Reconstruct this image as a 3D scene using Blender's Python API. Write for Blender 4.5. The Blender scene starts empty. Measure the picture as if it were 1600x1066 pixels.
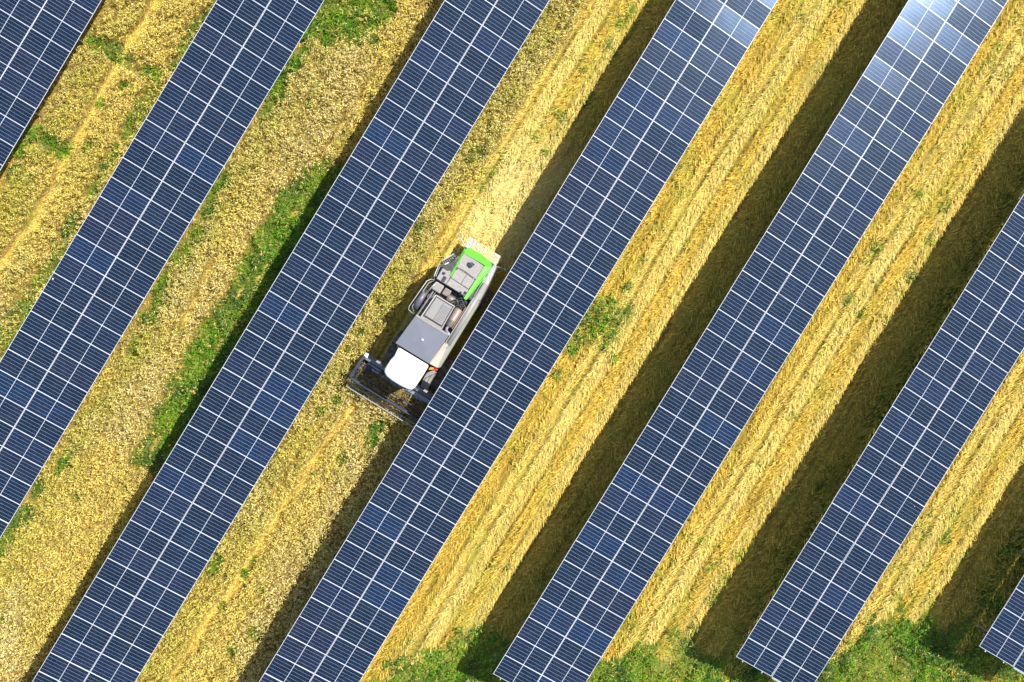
import bpy, bmesh, math, random
import numpy as np
from mathutils import Vector, Matrix
random.seed(7); RNG = np.random.default_rng(11)
S = bpy.context.scene
COL = S.collection
PI = math.pi

# ------------------------------------------------------------------ camera geometry
A = 0.549467380166122                       # heading of the array rows (from +Y towards +X)
ROTX, ROTY, F, H = -0.010422103508988837, 0.02165151161772139, 1507.361953471449, 51.5083
GZ = 2.7516                                 # height of the middle of every table above the ground
CA, SA = math.cos(A), math.sin(A)
cam = bpy.data.cameras.new('camera'); camo = bpy.data.objects.new('camera', cam); COL.objects.link(camo)
cam.sensor_fit = 'HORIZONTAL'; cam.sensor_width = 36.0; cam.lens = 36.0 * F / 1600.0
cam.clip_end = 2000; cam.clip_start = 0.5
RM = Matrix.Rotation(ROTX, 3, 'X') @ Matrix.Rotation(ROTY, 3, 'Y')
camo.rotation_euler = RM.to_euler(); camo.location = (0, 0, H)
S.camera = camo
RN = np.array(RM)
def ground_pt(px, py, z=0.0):
    """where on the ground a spot surveyed from the air lies"""
    w = RN @ np.array([(px - 800) / F, -(py - 533) / F, -1.0])
    t = (z - H) / w[2]
    return t * w[0], t * w[1]
def to_uv(x, y): return x * CA - y * SA, x * SA + y * CA
def from_uv(u, v): return u * CA + v * SA, -u * SA + v * CA
def project(x, y, z):
    c = np.stack([x, y, z - H], -1) @ RN
    return 800 + F * c[..., 0] / -c[..., 2], 533 - F * c[..., 1] / -c[..., 2]

# ------------------------------------------------------------------ noise
_tab = RNG.random((256, 256))
def vnoise(x, y, s=1.0, seed=0):
    x = np.asarray(x) / s + seed * 17.31; y = np.asarray(y) / s + seed * 7.77
    xi = np.floor(x).astype(int); yi = np.floor(y).astype(int)
    fx = x - xi; fy = y - yi
    fx = fx * fx * (3 - 2 * fx); fy = fy * fy * (3 - 2 * fy)
    x0 = xi & 255; x1 = (xi + 1) & 255; y0 = yi & 255; y1 = (yi + 1) & 255
    return (_tab[x0, y0] * (1 - fx) * (1 - fy) + _tab[x1, y0] * fx * (1 - fy)
            + _tab[x0, y1] * (1 - fx) * fy + _tab[x1, y1] * fx * fy)
def fbm(x, y, s=1.0, seed=0, o=4):
    t = 0; a = .5; n = 0
    for i in range(o):
        t = t + a * vnoise(x, y, s, seed + i * 3); n += a; a *= .5; s *= .5
    return t / n
def sstep(a, b, x):
    t = np.clip((x - a) / (b - a), 0, 1); return t * t * (3 - 2 * t)

# ------------------------------------------------------------------ node materials
def newmat(name):
    m = bpy.data.materials.new(name); m.use_nodes = True
    return m, m.node_tree, m.node_tree.nodes['Principled BSDF'], m.node_tree.nodes['Material Output']
def N(nt, t, **k):
    n = nt.nodes.new(t)
    for a, b in k.items():
        if a[0] == '_': n.inputs[a[1:].replace('_', ' ')].default_value = b
        else: setattr(n, a, b)
    return n
def paint(name, col, rough=.45, metal=0.0, var=.12, scale=6.0, dirt=0.0, dirtcol=(.30, .25, .15), spec=.5):
    """painted or bare metal with slight mottling and dust lying on it"""
    m, nt, b, out = newmat(name)
    tc = N(nt, 'ShaderNodeTexCoord')
    n1 = N(nt, 'ShaderNodeTexNoise', _Scale=scale, _Detail=6.0, _Roughness=.65)
    nt.links.new(tc.outputs['Object'], n1.inputs['Vector'])
    r = N(nt, 'ShaderNodeMapRange', _From_Min=.3, _From_Max=.7, _To_Min=1 - var, _To_Max=1 + var)
    nt.links.new(n1.outputs['Fac'], r.inputs['Value'])
    mu = N(nt, 'ShaderNodeVectorMath', operation='SCALE'); mu.inputs[0].default_value = col
    nt.links.new(r.outputs[0], mu.inputs['Scale'])
    n2 = N(nt, 'ShaderNodeTexNoise', _Scale=scale * .45, _Detail=8.0, _Roughness=.7)
    nt.links.new(tc.outputs['Object'], n2.inputs['Vector'])
    r2 = N(nt, 'ShaderNodeMapRange', _From_Min=.42, _From_Max=.68, _To_Min=0.0, _To_Max=dirt)
    nt.links.new(n2.outputs['Fac'], r2.inputs['Value'])
    mx = N(nt, 'ShaderNodeMix', data_type='RGBA'); mx.inputs[7].default_value = (*dirtcol, 1)
    nt.links.new(r2.outputs[0], mx.inputs[0]); nt.links.new(mu.outputs[0], mx.inputs[6])
    nt.links.new(mx.outputs[2], b.inputs['Base Color'])
    b.inputs['Roughness'].default_value = rough; b.inputs['Metallic'].default_value = metal
    b.inputs['Specular IOR Level'].default_value = spec
    return m

def leafy(name, transl=.25, rough=.7, noise=.25):
    m, nt, b, out = newmat(name)
    at = N(nt, 'ShaderNodeAttribute', attribute_name='tint')
    b.inputs['Roughness'].default_value = rough; b.inputs['Specular IOR Level'].default_value = .25
    g = N(nt, 'ShaderNodeNewGeometry')
    n1 = N(nt, 'ShaderNodeTexNoise', _Scale=9.0, _Detail=3.0)
    nt.links.new(g.outputs['Position'], n1.inputs['Vector'])
    r = N(nt, 'ShaderNodeMapRange', _From_Min=.3, _From_Max=.7, _To_Min=1 - noise, _To_Max=1 + noise)
    nt.links.new(n1.outputs['Fac'], r.inputs['Value'])
    mu = N(nt, 'ShaderNodeVectorMath', operation='SCALE')
    nt.links.new(at.outputs['Color'], mu.inputs[0]); nt.links.new(r.outputs[0], mu.inputs['Scale'])
    nt.links.new(mu.outputs[0], b.inputs['Base Color'])
    tr = N(nt, 'ShaderNodeBsdfTranslucent'); nt.links.new(mu.outputs[0], tr.inputs['Color'])
    ms = N(nt, 'ShaderNodeMixShader'); ms.inputs[0].default_value = transl
    nt.links.new(b.outputs[0], ms.inputs[1]); nt.links.new(tr.outputs[0], ms.inputs[2])
    nt.links.new(ms.outputs[0], out.inputs['Surface'])
    return m

def ground_mat():
    m, nt, b, out = newmat('field_soil')
    at = N(nt, 'ShaderNodeAttribute', attribute_name='tint')
    g = N(nt, 'ShaderNodeNewGeometry')
    mp = N(nt, 'ShaderNodeMapping'); mp.inputs['Rotation'].default_value = (0, 0, A); mp.inputs['Scale'].default_value = (26, 9, 10)
    nt.links.new(g.outputs['Position'], mp.inputs['Vector'])
    n1 = N(nt, 'ShaderNodeTexNoise', _Scale=1.0, _Detail=5.0, _Roughness=.7); nt.links.new(mp.outputs[0], n1.inputs['Vector'])
    n2 = N(nt, 'ShaderNodeTexNoise', _Scale=14.0, _Detail=6.0, _Roughness=.75); nt.links.new(g.outputs['Position'], n2.inputs['Vector'])
    ad = N(nt, 'ShaderNodeMath', operation='ADD'); nt.links.new(n1.outputs['Fac'], ad.inputs[0]); nt.links.new(n2.outputs['Fac'], ad.inputs[1])
    r = N(nt, 'ShaderNodeMapRange', _From_Min=.72, _From_Max=1.28, _To_Min=.55, _To_Max=1.4)
    nt.links.new(ad.outputs[0], r.inputs['Value'])
    mu = N(nt, 'ShaderNodeVectorMath', operation='SCALE')
    nt.links.new(at.outputs['Color'], mu.inputs[0]); nt.links.new(r.outputs[0], mu.inputs['Scale'])
    nt.links.new(mu.outputs[0], b.inputs['Base Color'])
    b.inputs['Roughness'].default_value = .9; b.inputs['Specular IOR Level'].default_value = .15
    bp = N(nt, 'ShaderNodeBump', _Strength=.8, _Distance=.05); nt.links.new(ad.outputs[0], bp.inputs['Height'])
    nt.links.new(bp.outputs[0], b.inputs['Normal'])
    return m

MODL, MODW = (4.434787636332519 - .022) / 2, 1.134 - .008     # one module: across the table, along the row
def pv_mat():
    """solar glass: dark cells in six columns, white backsheet showing in the seams"""
    m, nt, b, out = newmat('photovoltaic_glass')
    tc = N(nt, 'ShaderNodeTexCoord'); sp = N(nt, 'ShaderNodeSeparateXYZ'); nt.links.new(tc.outputs['Object'], sp.inputs[0])
    oi = N(nt, 'ShaderNodeObjectInfo')
    def M(op, a, b2=None, c=None):
        n = N(nt, 'ShaderNodeMath', operation=op)
        for i, v in enumerate((a, b2, c)):
            if v is None: continue
            if isinstance(v, (int, float)): n.inputs[i].default_value = v
            else: nt.links.new(v, n.inputs[i])
        return n.outputs[0]
    X, Y = sp.outputs['X'], sp.outputs['Y']
    def seam(coord, pitch, width, off=0.0):
        f = M('FRACT', M('ADD', M('DIVIDE', M('ADD', coord, off), pitch), 100.5))
        d = M('MULTIPLY', M('ABSOLUTE', M('SUBTRACT', f, .5)), pitch)
        return M('LESS_THAN', d, width / 2)
    usable_y = MODW - .028; pitch_y = usable_y / 6
    col = seam(Y, pitch_y, .0085)                             # seams between the six cell columns
    half = M('LESS_THAN', M('ABSOLUTE', X), .0095)             # the gap between the two half-cut blocks
    rowp = (MODL - .08) / 24
    rws = seam(X, rowp, .0045, rowp / 2)
    bus = seam(Y, pitch_y / 5, .0016, pitch_y / 10)
    edge = M('MAXIMUM', M('GREATER_THAN', M('ABSOLUTE', Y), usable_y / 2 + .001), M('GREATER_THAN', M('ABSOLUTE', X), MODL / 2 - .018))
    # cell colour: per module, and fainter per cell
    ramp = N(nt, 'ShaderNodeValToRGB'); e = ramp.color_ramp.elements
    e[0].position = 0; e[0].color = (.0020, .0075, .018, 1); e[1].position = 1; e[1].color = (.0024, .0145, .044, 1)
    x = ramp.color_ramp.elements.new(.55); x.color = (.0022, .0098, .025, 1)
    x = ramp.color_ramp.elements.new(.78); x.color = (.0060, .0098, .025, 1)
    nt.links.new(oi.outputs['Random'], ramp.inputs[0])
    fl = N(nt, 'ShaderNodeCombineXYZ')
    nt.links.new(M('FLOOR', M('ADD', M('DIVIDE', X, rowp), 50.0)), fl.inputs[0])
    nt.links.new(M('FLOOR', M('ADD', M('DIVIDE', Y, pitch_y), 50.0)), fl.inputs[1])
    nt.links.new(M('MULTIPLY', oi.outputs['Random'], 91.7), fl.inputs[2])
    wn = N(nt, 'ShaderNodeTexWhiteNoise', noise_dimensions='3D'); nt.links.new(fl.outputs[0], wn.inputs['Vector'])
    sc = N(nt, 'ShaderNodeVectorMath', operation='SCALE'); nt.links.new(ramp.outputs[0], sc.inputs[0])
    rr = N(nt, 'ShaderNodeMapRange', _To_Min=.72, _To_Max=1.3); nt.links.new(wn.outputs['Value'], rr.inputs['Value']); nt.links.new(rr.outputs[0], sc.inputs['Scale'])
    def mix(f, a, c):
        n = N(nt, 'ShaderNodeMix', data_type='RGBA'); nt.links.new(f, n.inputs[0]); nt.links.new(a, n.inputs[6]); n.inputs[7].default_value = (*c, 1)
        return n.outputs[2]
    c = mix(bus, sc.outputs[0], (.06, .08, .12))
    c = mix(rws, c, (.06, .08, .13))
    c = mix(col, c, (.25, .34, .48))
    c = mix(half, c, (.62, .66, .74))
    c = mix(edge, c, (.62, .65, .72))
    # a little dust
    dn = N(nt, 'ShaderNodeTexNoise', _Scale=1.7, _Detail=7.0, _Roughness=.7)
    g = N(nt, 'ShaderNodeNewGeometry'); nt.links.new(g.outputs['Position'], dn.inputs['Vector'])
    dr = N(nt, 'ShaderNodeMapRange', _From_Min=.35, _From_Max=.8, _To_Min=0.0, _To_Max=.02); nt.links.new(dn.outputs['Fac'], dr.inputs['Value'])
    n = N(nt, 'ShaderNodeMix', data_type='RGBA'); nt.links.new(dr.outputs[0], n.inputs[0]); nt.links.new(c, n.inputs[6]); n.inputs[7].default_value = (.45, .42, .36, 1)
    # bird droppings here and there
    vo = N(nt, 'ShaderNodeTexVoronoi', _Scale=.62); nt.links.new(g.outputs['Position'], vo.inputs['Vector'])
    sv = N(nt, 'ShaderNodeSeparateColor'); nt.links.new(vo.outputs['Color'], sv.inputs[0])
    spot = M('MULTIPLY', M('LESS_THAN', M('ADD', vo.outputs['Distance'], M('MULTIPLY', dn.outputs['Fac'], .03)), .036), M('GREATER_THAN', sv.outputs[0], .90))
    c2 = mix(spot, n.outputs[2], (.75, .75, .72))
    nt.links.new(c2, b.inputs['Base Color'])
    ro = N(nt, 'ShaderNodeMapRange', _To_Min=.125, _To_Max=.165); nt.links.new(dn.outputs['Fac'], ro.inputs['Value'])
    nt.links.new(ro.outputs[0], b.inputs['Roughness'])
    b.inputs['IOR'].default_value = 1.5; b.inputs['Specular IOR Level'].default_value = .5
    b.inputs['Specular Tint'].default_value = (.26, .42, .72, 1)       # blue anti-reflective coating
    b.inputs['Coat Weight'].default_value = .04; b.inputs['Coat Roughness'].default_value = .30
    return m

M_PV = pv_mat()
M_FRAME = paint('anodised_frame', (.66, .68, .72), .38, 0.0, .04)
M_GALV = paint('galvanised_steel', (.45, .46, .47), .5, .6, .12, 9)
M_STRAW = leafy('dry_straw', .15, .65)
M_EAR = leafy('ripe_wheat', .2, .65)
M_WEED = leafy('green_leaf', .3, .55)
M_GROUND = ground_mat()
M_LGREY = paint('light_grey_paint', (.27, .265, .26), .5, 0, .12, 5, .45, (.32, .27, .20))
M_DUSTY = paint('dusty_grey_steel', (.20, .19, .18), .6, .1, .2, 8, .7, (.28, .24, .18))
M_TANK = paint('tank_cover_grey', (.150, .160, .195), .5, 0, .06, 3, .15, (.22, .20, .17))
M_WHITE = paint('white_roof_paint', (.90, .90, .90), .35, 0, .02, 3, .05, (.8, .78, .7))
M_GREEN = paint('bright_green_paint', (.10, .50, .02), .3, 0, .08, 3, .10, (.45, .55, .3))
M_DARK = paint('dark_steel', (.035, .037, .042), .5, .2, .3, 10, .35, (.20, .17, .12))
M_BLUEBLK = paint('blue_black_paint', (.018, .024, .050), .4, .1, .3, 10, .3, (.2, .18, .16))
M_RUBBER = paint('tyre_rubber', (.05, .046, .04), .85, 0, .3, 12, .8, (.30, .24, .16))
M_SILVER = paint('worn_silver_steel', (.36, .37, .40), .42, .5, .15, 9, .25)
M_BROWN = paint('heat_stained_steel', (.24, .20, .185), .55, .3, .2, 8, .5, (.40, .30, .22))
M_CGLASS = paint('cab_glass', (.015, .022, .035), .08, 0, .1, 3, 0)
M_ORANGE = paint('amber_plastic', (.85, .28, .02), .35, 0, .05)
M_RED = paint('red_plastic', (.55, .03, .02), .35, 0, .05)
M_CHAFF = paint('straw_litter', (.74, .58, .24), .8, 0, .3, 9, .5, (.80, .70, .42))
M_MESH = paint('perforated_screen', (.12, .12, .15), .5, .3, .3, 30, .3, (.4, .4, .42))
M_WALK = paint('walkway_steel', (.27, .26, .25), .6, .1, .22, 14, .6, (.36, .30, .25))

# ------------------------------------------------------------------ mesh helpers
def tag(o, label=None, cat=None, group=None, kind=None):
    if label: o['label'] = label
    if cat: o['category'] = cat
    if group: o['group'] = group
    if kind: o['kind'] = kind
    return o
def empty(name, loc=(0, 0, 0), rz=0.0):
    o = bpy.data.objects.new(name, None); COL.objects.link(o); o.location = loc; o.rotation_euler = (0, 0, rz); return o

class MB:
    def __init__(s): s.bm = bmesh.new()
    def box(s, x0, x1, y0, y1, z0, z1, bev=0.0):
        ret = bmesh.ops.create_cube(s.bm, size=1.0)
        vs = ret['verts']
        for v in vs: v.co = Vector(((x0 + x1) / 2 + v.co.x * (x1 - x0), (y0 + y1) / 2 + v.co.y * (y1 - y0), (z0 + z1) / 2 + v.co.z * (z1 - z0)))
        if bev:
            es = {e for v in vs for e in v.link_edges}
            bmesh.ops.bevel(s.bm, geom=list(es), offset=bev, segments=2, affect='EDGES', profile=.6)
        return s
    def prism(s, pts, z0, z1, bev=0.0, top=None):
        """outline in plan, pts counter-clockwise; z1 may be one number or one per point; top = other outline for the upper face"""
        zt = z1 if isinstance(z1, (list, tuple)) else [z1] * len(pts)
        tp = top or pts
        lo = [s.bm.verts.new((x, y, z0)) for x, y in pts]
        hi = [s.bm.verts.new((tp[i][0], tp[i][1], zt[i])) for i in range(len(pts))]
        n = len(pts); fs = [s.bm.faces.new(hi)]
        fs.append(s.bm.faces.new(lo[::-1]))
        for i in range(n): fs.append(s.bm.faces.new((lo[i], lo[(i + 1) % n], hi[(i + 1) % n], hi[i])))
        bmesh.ops.recalc_face_normals(s.bm, faces=fs)
        if bev:
            es = {e for f in fs for e in f.edges}
            bmesh.ops.bevel(s.bm, geom=list(es), offset=bev, segments=2, affect='EDGES', profile=.6)
        return s
    def tube(s, pts, r, seg=8, closed=False):
        pts = [Vector(p) for p in pts]; rings = []; n = len(pts)
        for i, p in enumerate(pts):
            a = pts[i - 1] if (i > 0 or closed) else p; b = pts[(i + 1) % n] if (i < n - 1 or closed) else p
            t = (b - a).normalized(); up = Vector((0, 0, 1)) if abs(t.z) < .9 else Vector((1, 0, 0))
            x = t.cross(up).normalized(); y = x.cross(t)
            rr = r[i] if isinstance(r, (list, tuple)) else r
            rings.append([s.bm.verts.new(p + (x * math.cos(k * 2 * PI / seg) + y * math.sin(k * 2 * PI / seg)) * rr) for k in range(seg)])
        fs = []
        for i in range(n if closed else n - 1):
            A_, B_ = rings[i], rings[(i + 1) % n]
            for k in range(seg): fs.append(s.bm.faces.new((A_[k], A_[(k + 1) % seg], B_[(k + 1) % seg], B_[k])))
        if not closed:
            fs.append(s.bm.faces.new(rings[0][::-1])); fs.append(s.bm.faces.new(rings[-1]))
        bmesh.ops.recalc_face_normals(s.bm, faces=fs)
        return s
    def bar(s, a, b, w, h):
        """rectangular bar from a to b"""
        a, b = Vector(a), Vector(b); t = (b - a).normalized()
        up = Vector((0, 0, 1)) if abs(t.z) < .9 else Vector((1, 0, 0))
        x = t.cross(up).normalized() * w / 2; y = x.cross(t).normalized() * h / 2
        q = [s.bm.verts.new(p + sx * x + sy * y) for p in (a, b) for sx, sy in ((-1, -1), (1, -1), (1, 1), (-1, 1))]
        fs = [s.bm.faces.new(q[0:4][::-1]), s.bm.faces.new(q[4:8])]
        for k in range(4): fs.append(s.bm.faces.new((q[k], q[(k + 1) % 4], q[4 + (k + 1) % 4], q[4 + k])))
        bmesh.ops.recalc_face_normals(s.bm, faces=fs); return s
    def lathe_x(s, cx, cy, cz, prof, seg=32):
        """profile of (x offset, radius) turned about the X axis"""
        rings = [[s.bm.verts.new((cx + dx, cy + r * math.cos(k * 2 * PI / seg), cz + r * math.sin(k * 2 * PI / seg))) for k in range(seg)] for dx, r in prof]
        fs = []
        for i in range(len(prof) - 1):
            for k in range(seg): fs.append(s.bm.faces.new((rings[i][k], rings[i][(k + 1) % seg], rings[i + 1][(k + 1) % seg], rings[i + 1][k])))
        fs.append(s.bm.faces.new(rings[0])); fs.append(s.bm.faces.new(rings[-1][::-1]))
        bmesh.ops.recalc_face_normals(s.bm, faces=fs); return s
    def build(s, name, mat, parent=None, smooth=False, label=None):
        me = bpy.data.meshes.new(name); s.bm.to_mesh(me); s.bm.free()
        me.materials.append(mat)
        if smooth:
            me.shade_smooth()
        o = bpy.data.objects.new(name, me); COL.objects.link(o); o.parent = parent
        if label: o['label'] = label
        return o

# ------------------------------------------------------------------ solar tables
ROW_U = [-29.88193, -20.06248, -10.22429, -0.36639, 9.49845, 19.37056, 29.33680]
ROW_V = [0.94726, 5.73675, 11.80858, 16.70498, 22.77966, 17.48784, 1.61516]     # v of a module seam (k = 0)
END_K = {4: 34, 5: 23, 6: 3}
TILT = 0.17716024712358425; TW = 4.434787636332519; PIT = 1.134
LABELS = {0: 'dark navy solar table cut off by the top left corner of the picture',
          1: 'dark navy solar table between the two strips of standing wheat, second from the left',
          2: 'long dark blue solar table with the green weed strip along its left side',
          3: 'long blue solar table partly covering the header of the harvester',
          4: 'blue solar table with the bright sky glare on its upper modules',
          5: 'solar table second from the right, its lower end standing at the green field edge',
          6: 'short visible end of a solar table in the lower right corner'}
def make_module():
    f = MB().box(-MODL / 2 + .010, MODL / 2 - .010, -MODW / 2 + .010, MODW / 2 - .010, -.012, -.003)
    me = bpy.data.meshes.new('solar_module'); f.bm.to_mesh(me); f.bm.free(); me.materials.append(M_PV)
    g = MB(); t = .011
    g.box(-MODL / 2, MODL / 2, -MODW / 2, -MODW / 2 + t, -.035, 0); g.box(-MODL / 2, MODL / 2, MODW / 2 - t, MODW / 2, -.035, 0)
    g.box(-MODL / 2, -MODL / 2 + t, -MODW / 2 + t, MODW / 2 - t, -.035, 0); g.box(MODL / 2 - t, MODL / 2, -MODW / 2 + t, MODW / 2 - t, -.035, 0)
    fe = bpy.data.meshes.new('module_frame'); g.bm.to_mesh(fe); g.bm.free(); fe.materials.append(M_FRAME)
    return me, fe
mod_me, frame_me = make_module()
def shared(name, mb, mat):
    me = bpy.data.meshes.new(name); mb.bm.to_mesh(me); mb.bm.free(); me.materials.append(mat); return me
zl = TW / 2 * math.sin(TILT)
clip_me = shared('module_clamp', MB().box(-.03, .03, -.02, .02, -.002, .006), M_GALV)
def rafter_mesh():
    c, s_ = math.cos(TILT), math.sin(TILT); x0 = TW / 2 - .25
    return shared('rafter', MB().bar((-x0 * c, 0, x0 * s_ - .17), (x0 * c, 0, -x0 * s_ - .17), .06, .12), M_GALV)
raft_me = rafter_mesh()
def post_mesh(x):
    top = -x * math.tan(TILT) - .22
    b = MB(); b.box(x - .05, x + .05, -.035, .035, -GZ - .3, top, .006); b.box(x - .09, x + .09, -.06, .06, top - .14, top, .004)
    return shared('post', b, M_GALV)
post_a, post_b = post_mesh(-1.25), post_mesh(1.25)
for i in range(7):
    u, v0 = ROW_U[i], ROW_V[i]
    ks = []
    for k in range(-60, 80):
        vv = v0 - (k + .5) * PIT
        ok = False
        for e in (-.5, 0, .5):
            x, y = from_uv(u + e * TW, vv); px, py = project(np.array(x), np.array(y), np.array(GZ))
            if -115 < px < 1715 and -115 < py < 1181: ok = True
        if ok and k < END_K.get(i, 999): ks.append(k)
    ks = ks[:49]
    k0, k1 = ks[0], ks[-1] + 1
    va, vb = v0 - k1 * PIT, v0 - k0 * PIT; vm = (va + vb) / 2
    x, y = from_uv(u, vm)
    root = empty('solar_table', (x, y, 0), -A)
    tag(root, LABELS[i], 'solar panels', 'parallel rows of solar tables over the field')
    for k in range(k0, k1):
        vv = v0 - (k + .5) * PIT - vm
        for sgn in (-1, 1):
            xo = sgn * (MODL / 2 + .011)
            m = bpy.data.objects.new('solar_module', mod_me); COL.objects.link(m); m.parent = root
            jz = random.uniform(-.002, .002)
            m.location = (xo * math.cos(TILT), vv, GZ - xo * math.sin(TILT) + jz)
            m.rotation_euler = (random.gauss(0, .009), TILT + random.gauss(0, .009), 0)
            fr = bpy.data.objects.new('module_frame', frame_me); COL.objects.link(fr); fr.parent = m
    # carrying structure
    L = (vb - va) / 2
    for xo in (-1.75, -.55, .55, 1.75):
        b = MB(); c, s_ = math.cos(TILT), math.sin(TILT)
        zz = GZ - xo * s_ - .075
        b.bar((xo * c, -L - .10, zz), (xo * c, L + .10, zz), .05, .07); b.build('purlin', M_GALV, root)
    if i in END_K or i == 3:
        b = MB(); c, s_ = math.cos(TILT), math.sin(TILT)
        b.bar((.05, -L - .04, GZ - .03), (1.95 * c, -L - .04, GZ - 1.95 * s_ - .03), .05, .05); b.build('end_rail', M_GALV, root)
    yy = -L + .8
    while yy < L:
        for nm, me in (('rafter', raft_me), ('post', post_a), ('post', post_b)):
            o = bpy.data.objects.new(nm, me); COL.objects.link(o); o.parent = root; o.location = (0, yy, GZ)
        yy += PIT * 4

# ------------------------------------------------------------------ field classes
HU, HV = -4.4415, -3.4146                       # where the harvester stands (u across, v along)
def wt(p):
    x, y = p[0], p[1]
    if 860 < x < 1010 and 440 < y < 620: return .62
    if y > 960 and 590 < x < 780: return .8
    if x > 750: return .40
    if 460 < x < 625 and y < 70: return .95
    return .72
def circ_mask(x, y, pts, amp=.35):
    """soft patches; pts = (px, py, radius m[, stretch along the row])"""
    u, v = to_uv(x, y); out = np.zeros_like(x)
    du = (fbm(x, y, .9, 5) - .5) * amp * 3; dv = (fbm(x, y, .9, 9) - .5) * amp * 3
    for p in pts:
        gx, gy = ground_pt(p[0], p[1], .15); pu, pv = to_uv(gx, gy); r = p[2]; st = p[3] if len(p) > 3 else 1.3
        near = (np.abs(u - pu) < r * 2 + 1) & (np.abs(v - pv) < r * st * 2 + 1)
        if not near.any(): continue
        d = np.hypot(u[near] - pu + du[near] * min(r, 1), (v[near] - pv + dv[near] * min(r, 1)) / st) / r
        out[near] = np.maximum(out[near], (1 - sstep(.45, 1.15, d)) * wt(p))
    return out
WEEDS = [(330,20,.55,2),(300,52,.5,2),(287,78,.5),(270,100,.45),(240,150,.6,2),(217,183,.7,2),(203,210,.5),(183,240,.5),(165,262,.4),
 (155,70,.5),(178,82,.55),(196,94,.4),(228,112,.5),(246,118,.5),(52,208,.6),(78,220,.6),(98,236,.5),(195,135,.35),(157,160,.35),(150,290,.4,3),(112,352,.5,3),
 (72,430,.6,3),(35,487,.8,2.5),(12,520,.9,2),(140,60,.3),(30,235,.5),(135,230,.4),(25,270,.5),
 (500,15,.9),(520,25,1.0),(545,22,1.1),(572,22,1.1),(600,5,.8),(560,45,.8),(482,52,.5),(468,95,.5,2),(440,130,.5,3),(420,168,.45,3),(483,165,.28),(597,25,.5),(510,60,.5),(585,65,.3),(530,5,1.),
 (342,292,.5,3),(325,330,.5,2),(308,366,.5,2),(292,392,.5),(280,405,.4),(255,440,.5,2),(238,490,.5,2),(212,545,.4,2),(250,470,.4),
 (105,715,.4,3),(60,765,.4,2),(25,815,.5,2),(8,840,.9,1.5),(125,775,.3),(30,740,.3),(8,970,.35),(45,800,.5),
 (502,268,.6),(480,285,.8),(462,305,.8),(455,330,.9),(440,350,.9),(425,370,.9),(412,395,1.0),(395,420,1.0),(380,445,1.0),(365,470,1.0),(352,495,1.0),
 (335,520,1.0),(322,545,1.0),(308,570,1.0),(292,597,1.0),(278,620,.95),(264,645,.9),(250,668,.8),(238,690,.7),(226,712,.6),(218,705,.4),(520,258,.4),(445,310,.6),(403,372,.5),(300,560,.9),(470,322,.9),
 (655,355,.3),(620,385,.3),(560,480,.35),(592,470,.25),(563,520,.25),(545,545,.25),(526,625,.3),(500,640,.3),(592,668,.5),(582,690,.45),(440,680,.3),(538,715,.35),
 (336,880,.45,2),(394,880,.3),(400,985,.35),(402,995,.25),(382,895,.28),(365,1015,.35),(345,945,.25),(490,740,.2),(325,700,.1),(120,775,.25),(412,920,.2),
 (762,268,.45),(745,240,.5),(752,285,.3),(790,235,.25),(880,180,.35),(868,172,.3),(835,100,.2),(845,115,.2),(855,238,.3),(950,65,.35),(985,18,.5),(975,30,.4),(840,212,.3),(845,265,.25),(920,155,.4),(910,110,.25),
 (945,478,.7),(935,500,.9),(955,515,.7),(925,520,.7),(975,492,.5),(905,530,.6,2),(945,540,.4),(915,500,.5,2),(985,480,.35),(980,450,.3),(1005,405,.25),(1255,25,.28),(895,545,.4),(960,560,.3),(870,585,.3),(850,620,.2),(800,700,.15),(770,885,.22),(793,887,.22),
 (1590,25,.35),(1560,75,.4),(1547,97,.5,1.6),(1535,117,.35),(1577,112,.4),(1457,376,.3),(1477,322,.35),(1372,387,.4,1.6),(1360,402,.4),(1324,466,.35),(1425,431,.35),(1382,500,.3),(1407,460,.3),(1350,490,.35),(1440,300,.3),(1425,300,.2),(1500,150,.2),
 (1157,867,.4),(1132,907,.35,1.8),(1115,935,.4,1.8),(1087,987,.45),(1112,885,.3),(985,975,.4,2),(1050,880,.3),(1095,845,.2),(1240,650,.2),(1230,780,.2),
 (1480,837,.4),(1442,835,.45,1.8),(1400,931,.3),(1360,967,.45,1.5),(1490,805,.3),(1407,887,.3),(1510,870,.25),(1455,800,.3),
 (690,1045,1.1),(740,1000,.5,2),(712,1015,.8),(715,985,.3),(660,1066,1.0),(720,1060,1.0),(700,1075,1.5),(625,1040,.5),(605,1040,.3),(770,1000,.5),(750,1035,1.0)]
BARE = [(460,330,.2,5),(410,425,.17,5),(374,458,.18,3),(345,535,.2,4),(245,690,.2,4)]
RIB_V = [-17.2, -16.9, -13.8, -11.5, -7.2, -3.1, -.7, .7, 1.6, 3.2]
RIB_U = [-13.6, -14.5, -15.05, -15.25, -15.45, -15.45, -15.35, -15.0, -14.2, -13.3]
EDGE_N = None
def edge_dist(u, v):
    """signed distance past the line on which the tables end (positive: inside the field)"""
    # ends: row 4 (9.5,-15.8) row 5 (19.4,-8.6) row 6 (29.3,-1.8)
    return (v - (-15.8 + (u - 9.5) * .712)) / math.hypot(1, .712)
def strips(u, v):
    """kind of ground cover at (u, v)"""
    wob = (vnoise(u, v, 3.0, 2) - .5) * .5 + (vnoise(u, v, .8, 4) - .5) * .3
    # standing wheat everywhere left of row 3, apart from the swath already cut behind the header
    left_wheat = (u < -.2)
    lim = -6.86 + np.where(v > 4, .028 * (v - 4), 0) + wob * .55
    cut = (u > lim) & (v > HV - 3.45)
    stand = left_wheat & ~cut
    return stand
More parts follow.
